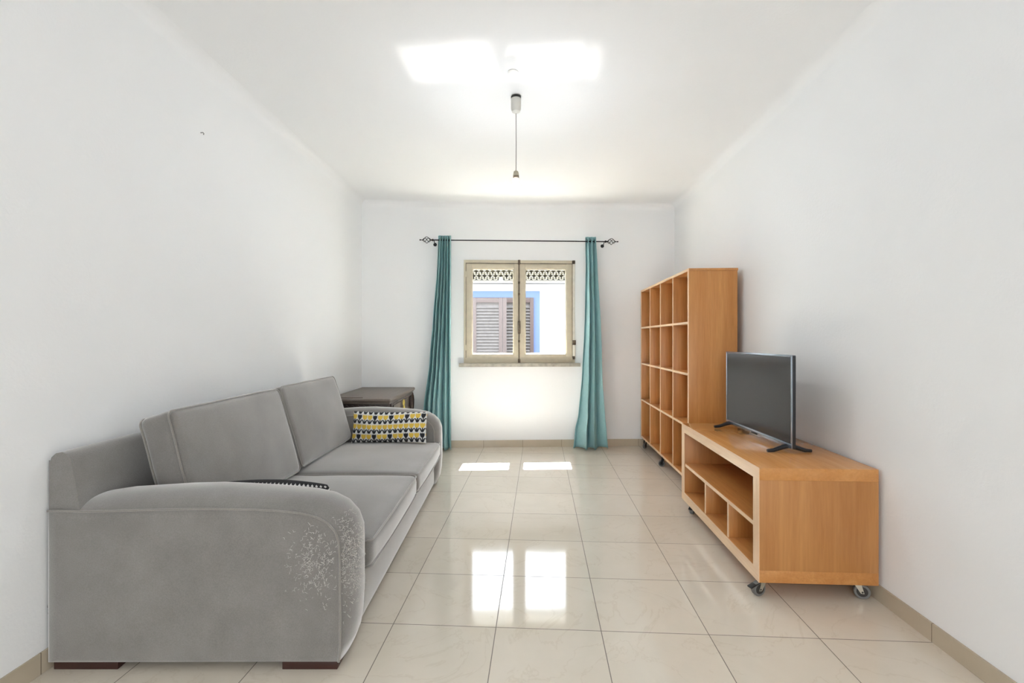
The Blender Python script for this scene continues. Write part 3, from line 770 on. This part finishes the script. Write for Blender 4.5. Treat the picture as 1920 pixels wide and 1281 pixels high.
# ------------------------------------------------------------------ castors
def castor(root, x, y, rot, D, top, brake=False, T=0.022, mat='zinc'):
    """D wheel diameter, top = underside height the plate is screwed to"""
    R_ = Matrix.Translation((x, y, 0)) @ Matrix.Rotation(rot, 4, 'Z')
    b = bmesh.new(); r = D / 2; off = r * 0.55
    box(b, -0.024, 0.024, -0.024, 0.024, top - 0.003, top, 0.001, T=R_)
    lathe(b, [(0.014, top - 0.008), (0.014, top - 0.003)], T=R_, n=14)
    for s in (-1, 1):
        vs = [(0.016, s * T * 0.62, top - 0.006), (-0.012, s * T * 0.62, top - 0.006), (off * -1 - 0.007, s * T * 0.62, r - 0.006), (off * -1 + 0.006, s * T * 0.62, r - 0.006)]
        bb = bmesh.new(); bm_add(bb, [Vector(v) for v in vs] + [Vector((v[0], v[1] + s * 0.002, v[2])) for v in vs], [(0, 1, 2, 3), (4, 5, 6, 7), (0, 1, 5, 4), (1, 2, 6, 5), (2, 3, 7, 6), (3, 0, 4, 7)]); merge(b, bb, R_)
    box(b, -0.014, 0.016, -T * 0.65, T * 0.65, top - 0.009, top - 0.006, T=R_)
    o = obj('castor', b, mat, root, angle=30)
    b = bmesh.new(); A = R_ @ Matrix.Translation((-off, 0, r)) @ Matrix.Rotation(PI / 2, 4, 'X')
    lathe(b, [(r * 0.72, -T / 2), (r * 0.93, -T / 2), (r, -T / 3), (r, T / 3), (r * 0.93, T / 2), (r * 0.72, T / 2)], T=A, n=28)
    wobj = obj('wheel', b, 'grey_rubber', o, angle=30)
    b = bmesh.new(); lathe(b, [(r * 0.3, -T * 0.56), (r * 0.66, -T * 0.54), (r * 0.68, -T * 0.5), (r * 0.68, T * 0.5), (r * 0.66, T * 0.54), (r * 0.3, T * 0.56)], T=A, n=24)
    lathe(b, [(0.004, -T * 0.72), (0.004, T * 0.72)], T=A, n=10); obj('wheel_hub', b, 'wheel_hub', wobj, angle=30)
    if brake:
        b = bmesh.new(); bb = bmesh.new(); box(bb, -0.062, 0.0, -0.012, 0.012, -0.004, 0.003, 0.0025)
        merge(b, bb, R_ @ Matrix.Translation((-0.006, 0, top - 0.012)) @ Matrix.Rotation(math.radians(-18), 4, 'Y'))
        obj('brake_lever', b, 'black_plastic', o, angle=30)
    return o

# ------------------------------------------------------------------ bookcase
BR = -math.atan(0.055)
BX, BY_ = 1.2357, 3.335
book = thing('bookcase', 'tall open beech bookcase of sixteen cubbyholes on castors against the right wall', 'bookcase', (BX, BY_, 0), BR)
BL, BD, BB, BT = 1.545, 0.335, 0.105, 1.603; th = 0.018
zsh = [BB, 0.482, 0.850, 1.213, BT - th]
b = bmesh.new(); box(b, 0.003, BD, 0, th, BB, BT - th, 0.001); obj('side_panel', b, 'beech_Z', book, angle=30)
b = bmesh.new(); box(b, 0.003, BD, BL - th, BL, BB, BT - th, 0.001); obj('side_panel', b, 'beech_Z', book, angle=30)
b = bmesh.new(); box(b, 0.003, BD + 0.004, -0.003, BL + 0.003, BT - th, BT, 0.001); obj('top_panel', b, 'beech_Y', book, angle=30)
b = bmesh.new(); box(b, 0.003, BD, th, BL - th, BB, BB + th, 0.001); obj('bottom_panel', b, 'beech_Y', book, angle=30)
b = bmesh.new(); box(b, BD - 0.006, BD, th, BL - th, BB + th, BT - th); obj('back_panel', b, 'beech_Z', book, smooth=False)
bay = (BL - th) / 4
for k in (1, 2, 3):
    b = bmesh.new(); box(b, 0.003, BD - 0.006, k * bay, k * bay + th * 0.8, BB + th, BT - th, 0.0008); obj('divider', b, 'beech_Z', book, angle=30)
for z in zsh[1:4]:
    b = bmesh.new(); box(b, 0.0035, BD - 0.006, th, BL - th, z, z + th * 0.9, 0.0008); obj('shelf', b, 'beech_Y', book, angle=30)
# paler front edge strips, window light partly put into their colour
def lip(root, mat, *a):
    b = bmesh.new(); box(b, *a); return obj('lit_edge_lipping', b, mat, root, smooth=False)
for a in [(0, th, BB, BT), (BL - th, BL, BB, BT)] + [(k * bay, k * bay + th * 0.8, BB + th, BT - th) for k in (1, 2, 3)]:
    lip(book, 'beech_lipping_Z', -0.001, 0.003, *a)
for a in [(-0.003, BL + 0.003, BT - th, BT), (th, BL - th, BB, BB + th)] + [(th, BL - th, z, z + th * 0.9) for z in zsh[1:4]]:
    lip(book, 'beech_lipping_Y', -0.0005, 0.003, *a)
for x, y, r in ((0.035, 0.05, 0.3), (0.035, 0.80, -0.4), (0.035, BL - 0.05, 0.9), (BD - 0.05, 0.05, 0.2), (BD - 0.05, 0.80, 0.1), (BD - 0.05, BL - 0.05, 0.5)):
    castor(book, x, y, r, 0.055, BB, T=0.018, mat='black_iron')
# forks are short: the plate carries a stem block under the tall gap

# ------------------------------------------------------------------ tv bench
BR2 = -math.atan(0.0535)
tvb = thing('tv_bench', 'low beech tv bench with open shelves on brake castors by the right wall', 'tv bench', (1.0496, 2.02, 0), BR2)
TLn, TD, TB, TT = 1.083, 0.487, 0.073, 0.560; fr = 0.052
b = bmesh.new(); box(b, 0, TD, 0, TLn, TT - fr, TT, 0.0012); obj('top_panel', b, 'beech_top', tvb, angle=30)
b = bmesh.new(); box(b, 0, TD, 0, TLn, TB, TB + fr, 0.0012); obj('bottom_panel', b, 'beech_Y', tvb, angle=30)
b = bmesh.new(); box(b, 0, TD, 0.0, 0.055, TB + fr, TT - fr, 0.0012); obj('side_panel', b, 'beech_knotty', tvb, angle=30)
b = bmesh.new(); box(b, 0, TD, TLn - 0.055, TLn, TB + fr, TT - fr, 0.0012); obj('side_panel', b, 'beech_knotty', tvb, angle=30)
b = bmesh.new(); box(b, TD - 0.016, TD - 0.008, 0.055, TLn - 0.055, TB + fr, TT - fr); obj('back_panel', b, 'beech_Y', tvb, smooth=False)
zsf = 0.293
b = bmesh.new(); box(b, 0.006, TD - 0.016, 0.055, TLn - 0.055, zsf, zsf + 0.018, 0.001); obj('shelf', b, 'beech_Y', tvb, angle=30)
for yy in (0.345, 0.665):
    b = bmesh.new(); box(b, 0.006, TD - 0.016, yy - 0.008, yy + 0.008, TB + fr, zsf, 0.001); dv = obj('divider', b, 'beech_Z', tvb, angle=30)
e = 0.0025
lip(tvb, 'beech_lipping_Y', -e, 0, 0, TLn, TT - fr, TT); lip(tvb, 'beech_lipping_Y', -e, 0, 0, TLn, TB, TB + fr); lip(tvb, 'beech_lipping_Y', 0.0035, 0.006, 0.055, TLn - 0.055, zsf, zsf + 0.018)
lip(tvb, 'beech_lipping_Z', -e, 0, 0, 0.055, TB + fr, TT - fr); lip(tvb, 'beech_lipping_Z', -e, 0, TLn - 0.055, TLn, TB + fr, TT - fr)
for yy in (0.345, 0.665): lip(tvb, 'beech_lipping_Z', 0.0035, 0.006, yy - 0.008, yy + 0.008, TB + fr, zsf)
castor(tvb, 0.028, 0.045, math.radians(-70 + 90), 0.062, TB, brake=True)
castor(tvb, TD - 0.06, 0.045, math.radians(160), 0.062, TB)
castor(tvb, 0.045, TLn - 0.07, math.radians(60), 0.05, TB, brake=True)
castor(tvb, TD - 0.06, TLn - 0.06, math.radians(120), 0.062, TB)

# ------------------------------------------------------------------ television (local y along the screen, -x = screen side)
TVR = -math.atan(0.019)
tv = thing('television', 'flat black television with thin silver bezel standing on the tv bench', 'television', (1.337, 2.262, 0.5605), TVR)
TW, Tz0, Tz1 = 0.722, 0.024, 0.468
b = bmesh.new(); box(b, -0.006, 0.012, 0, TW, Tz0, Tz1, 0.003)
box(b, 0.008, 0.024, 0.02, TW - 0.02, Tz0 + 0.002, Tz0 + 0.25, 0.008); box(b, 0.01, 0.045, 0.06, TW - 0.06, Tz0 + 0.004, Tz0 + 0.17, 0.014, 3)
obj('housing', b, 'tv_back', tv, angle=30)
b = bmesh.new(); box(b, -0.0075, -0.0055, 0.011, TW - 0.011, Tz0 + 0.024, Tz1 - 0.009); obj('screen', b, 'tv_screen', tv, smooth=False)
b = bmesh.new()
box(b, -0.010, -0.004, 0, TW, Tz0, Tz0 + 0.022, 0.0015); box(b, -0.0095, -0.004, 0, TW, Tz1 - 0.007, Tz1 + 0.001, 0.0015)
box(b, -0.0095, 0.010, 0, TW, Tz1 - 0.001, Tz1 + 0.002, 0.0008)
box(b, -0.0095, -0.004, -0.001, 0.008, Tz0, Tz1, 0.0015); box(b, -0.0095, -0.004, TW - 0.008, TW + 0.001, Tz0, Tz1, 0.0015)
bz_ = obj('bezel', b, 'silver_bezel', tv, angle=30)
b = bmesh.new(); box(b, -0.0125, -0.009, TW / 2 - 0.035, TW / 2 + 0.035, Tz0 + 0.001, Tz0 + 0.012, 0.001); obj('sensor_strip', b, 'tv_back', bz_, angle=30)
for yy in (0.045, TW - 0.045):
    b = bmesh.new()
    for s in (-1, 1):
        pts = [(0.0, yy, 0.03), (s * 0.03, yy - 0.004, 0.024), (s * 0.075, yy - 0.008, 0.010), (s * 0.105, yy - 0.010, 0.008)]
        tube(b, pts, [0.012, 0.0115, 0.0095, 0.0075], 8)
    obj('foot', b, 'black_plastic', tv)

# ------------------------------------------------------------------ outside: the neighbouring house and the yard
FY = 8.0
def fp(px, py, y=FY): return ((px - CX) / F * y, H + (HY - py) / F * y)
house = thing('neighbouring_house', 'white house outside the window with blue banded shuttered window and tiled eave', 'house', (0, FY, 0), world=True)
HL = Vector((0, FY, 0))
def hp(name, bm, mat, parent=None, **kw):
    o = obj(name, bm, mat, None, **kw)
    if parent is None: o.parent = house; o.matrix_parent_inverse = Matrix.Translation(-HL)
    else: o.parent = parent
    return o
zs_ = fp(0, 533)[1]
b = bmesh.new(); box(b, -6, 6, FY, FY + 0.3, -0.4, zs_ + 0.3); hp('house_wall', b, 'facade_white', smooth=False)
xr, zt = fp(1012, 546); xs1, zs1 = fp(1000.5, 558.5); xl2 = fp(886.5, 0)[0]; xc = fp(942.5, 0)[0]
xl_b = xl2 - (xr - xs1); zbm = 0.25
b = bmesh.new(); box(b, xs1, xr, FY - 0.015, FY, zbm - 0.1, zt); box(b, xl_b, xl2, FY - 0.015, FY, zbm - 0.1, zt); box(b, xl2, xs1, FY - 0.015, FY, zs1, zt)
box(b, xl2, xs1, FY - 0.015, FY, zbm - 0.1, zbm); hp('painted_band', b, 'blue_paint', smooth=False)
for x0, x1 in ((xl2, xc - 0.002), (xc + 0.002, xs1)):
    b = bmesh.new(); st = 0.062; y0, y1 = FY - 0.045, FY - 0.01
    box(b, x0, x0 + st, y0, y1, zbm, zs1, 0.004); box(b, x1 - st, x1, y0, y1, zbm, zs1, 0.004)
    box(b, x0 + st, x1 - st, y0, y1, zs1 - 0.085, zs1, 0.004); box(b, x0 + st, x1 - st, y0, y1, zbm, zbm + 0.085, 0.004)
    sh = hp('shutter', b, 'shutter_wood', angle=30)
    b = bmesh.new(); z = zbm + 0.10
    while z < zs1 - 0.1:
        box(b, x0 + st - 0.004, x1 - st + 0.004, -0.0035, 0.0035, -0.028, 0.028, T=Matrix.Translation((0, FY - 0.024, z)) @ Matrix.Rotation(math.radians(-32), 4, 'X')); z += 0.052
    box(b, x0 + st - 0.004, x1 - st + 0.004, FY - 0.012, FY - 0.004, zbm + 0.08, zs1 - 0.08)
    hp('louvre_slats', b, 'shutter_slat', sh, smooth=False)
b = bmesh.new(); box(b, -6, 6, FY - 0.16, FY + 0.02, zs_, zs_ + 0.05); hp('eave_board', b, 'eave_board', smooth=False)
# clay eave tiles: two staggered rows of half-round ends
pitch = 0.09; NTL = 70; EY = FY - 0.16
b = bmesh.new()
def tile_row(b, z0, y0, off, r, up=1):
    for k in range(NTL):
        x = -3.15 + k * pitch + off; n = 8; A = []; B_ = []
        for i in range(n + 1):
            a = PI * i / n
            for rr, lst in ((r, A), (r - 0.009, B_)):
                lst.append((x + rr * math.cos(a), up * rr * math.sin(a)))
        vs = []; fs = []
        for yy, zz in ((y0, z0), (FY + 0.5, z0 + 0.22)):
            vs += [(px_, yy, zz + pz_) for px_, pz_ in A] + [(px_, yy, zz + pz_) for px_, pz_ in B_]
        m = n + 1
        for i in range(n):
            fs += [(i, i + 1, m + i + 1, m + i), (i, i + 1, 2 * m + i + 1, 2 * m + i), (m + i, m + i + 1, 3 * m + i + 1, 3 * m + i)]
        bm_add(b, vs, fs)
for k in range(4):
    tile_row(b, zs_ + 0.085 + 0.072 * k, EY - 0.03 - 0.03 * k, (k % 2) * pitch / 2, 0.040, -1)
    tile_row(b, zs_ + 0.068 + 0.072 * k, EY - 0.045 - 0.03 * k, (k % 2) * pitch / 2 + pitch / 2, 0.036, 1)
hp('eave_tiles', b, 'eave_tile', angle=60)
b = bmesh.new()
bm_add(b, [(-6, EY - 0.1, zs_ + 0.34), (6, EY - 0.1, zs_ + 0.34), (6, FY + 3.5, zs_ + 1.3), (-6, FY + 3.5, zs_ + 1.3), (-6, FY + 0.1, zs_ + 0.05), (6, FY + 0.1, zs_ + 0.05), (6, FY + 3.5, zs_ + 0.05), (-6, FY + 3.5, zs_ + 0.05)],
       [(0, 1, 2, 3), (0, 4, 5, 1), (4, 7, 6, 5), (3, 2, 6, 7), (0, 3, 7, 4), (1, 5, 6, 2)])
hp('roof', b, 'eave_tile', smooth=False)
b = bmesh.new(); box(b, -7, 7, 5.25, 12, -0.5, -0.4); box(b, -7, 7, -9, -2.1, -0.5, -0.4)
struct(obj('ground', b, 'paving', smooth=False))
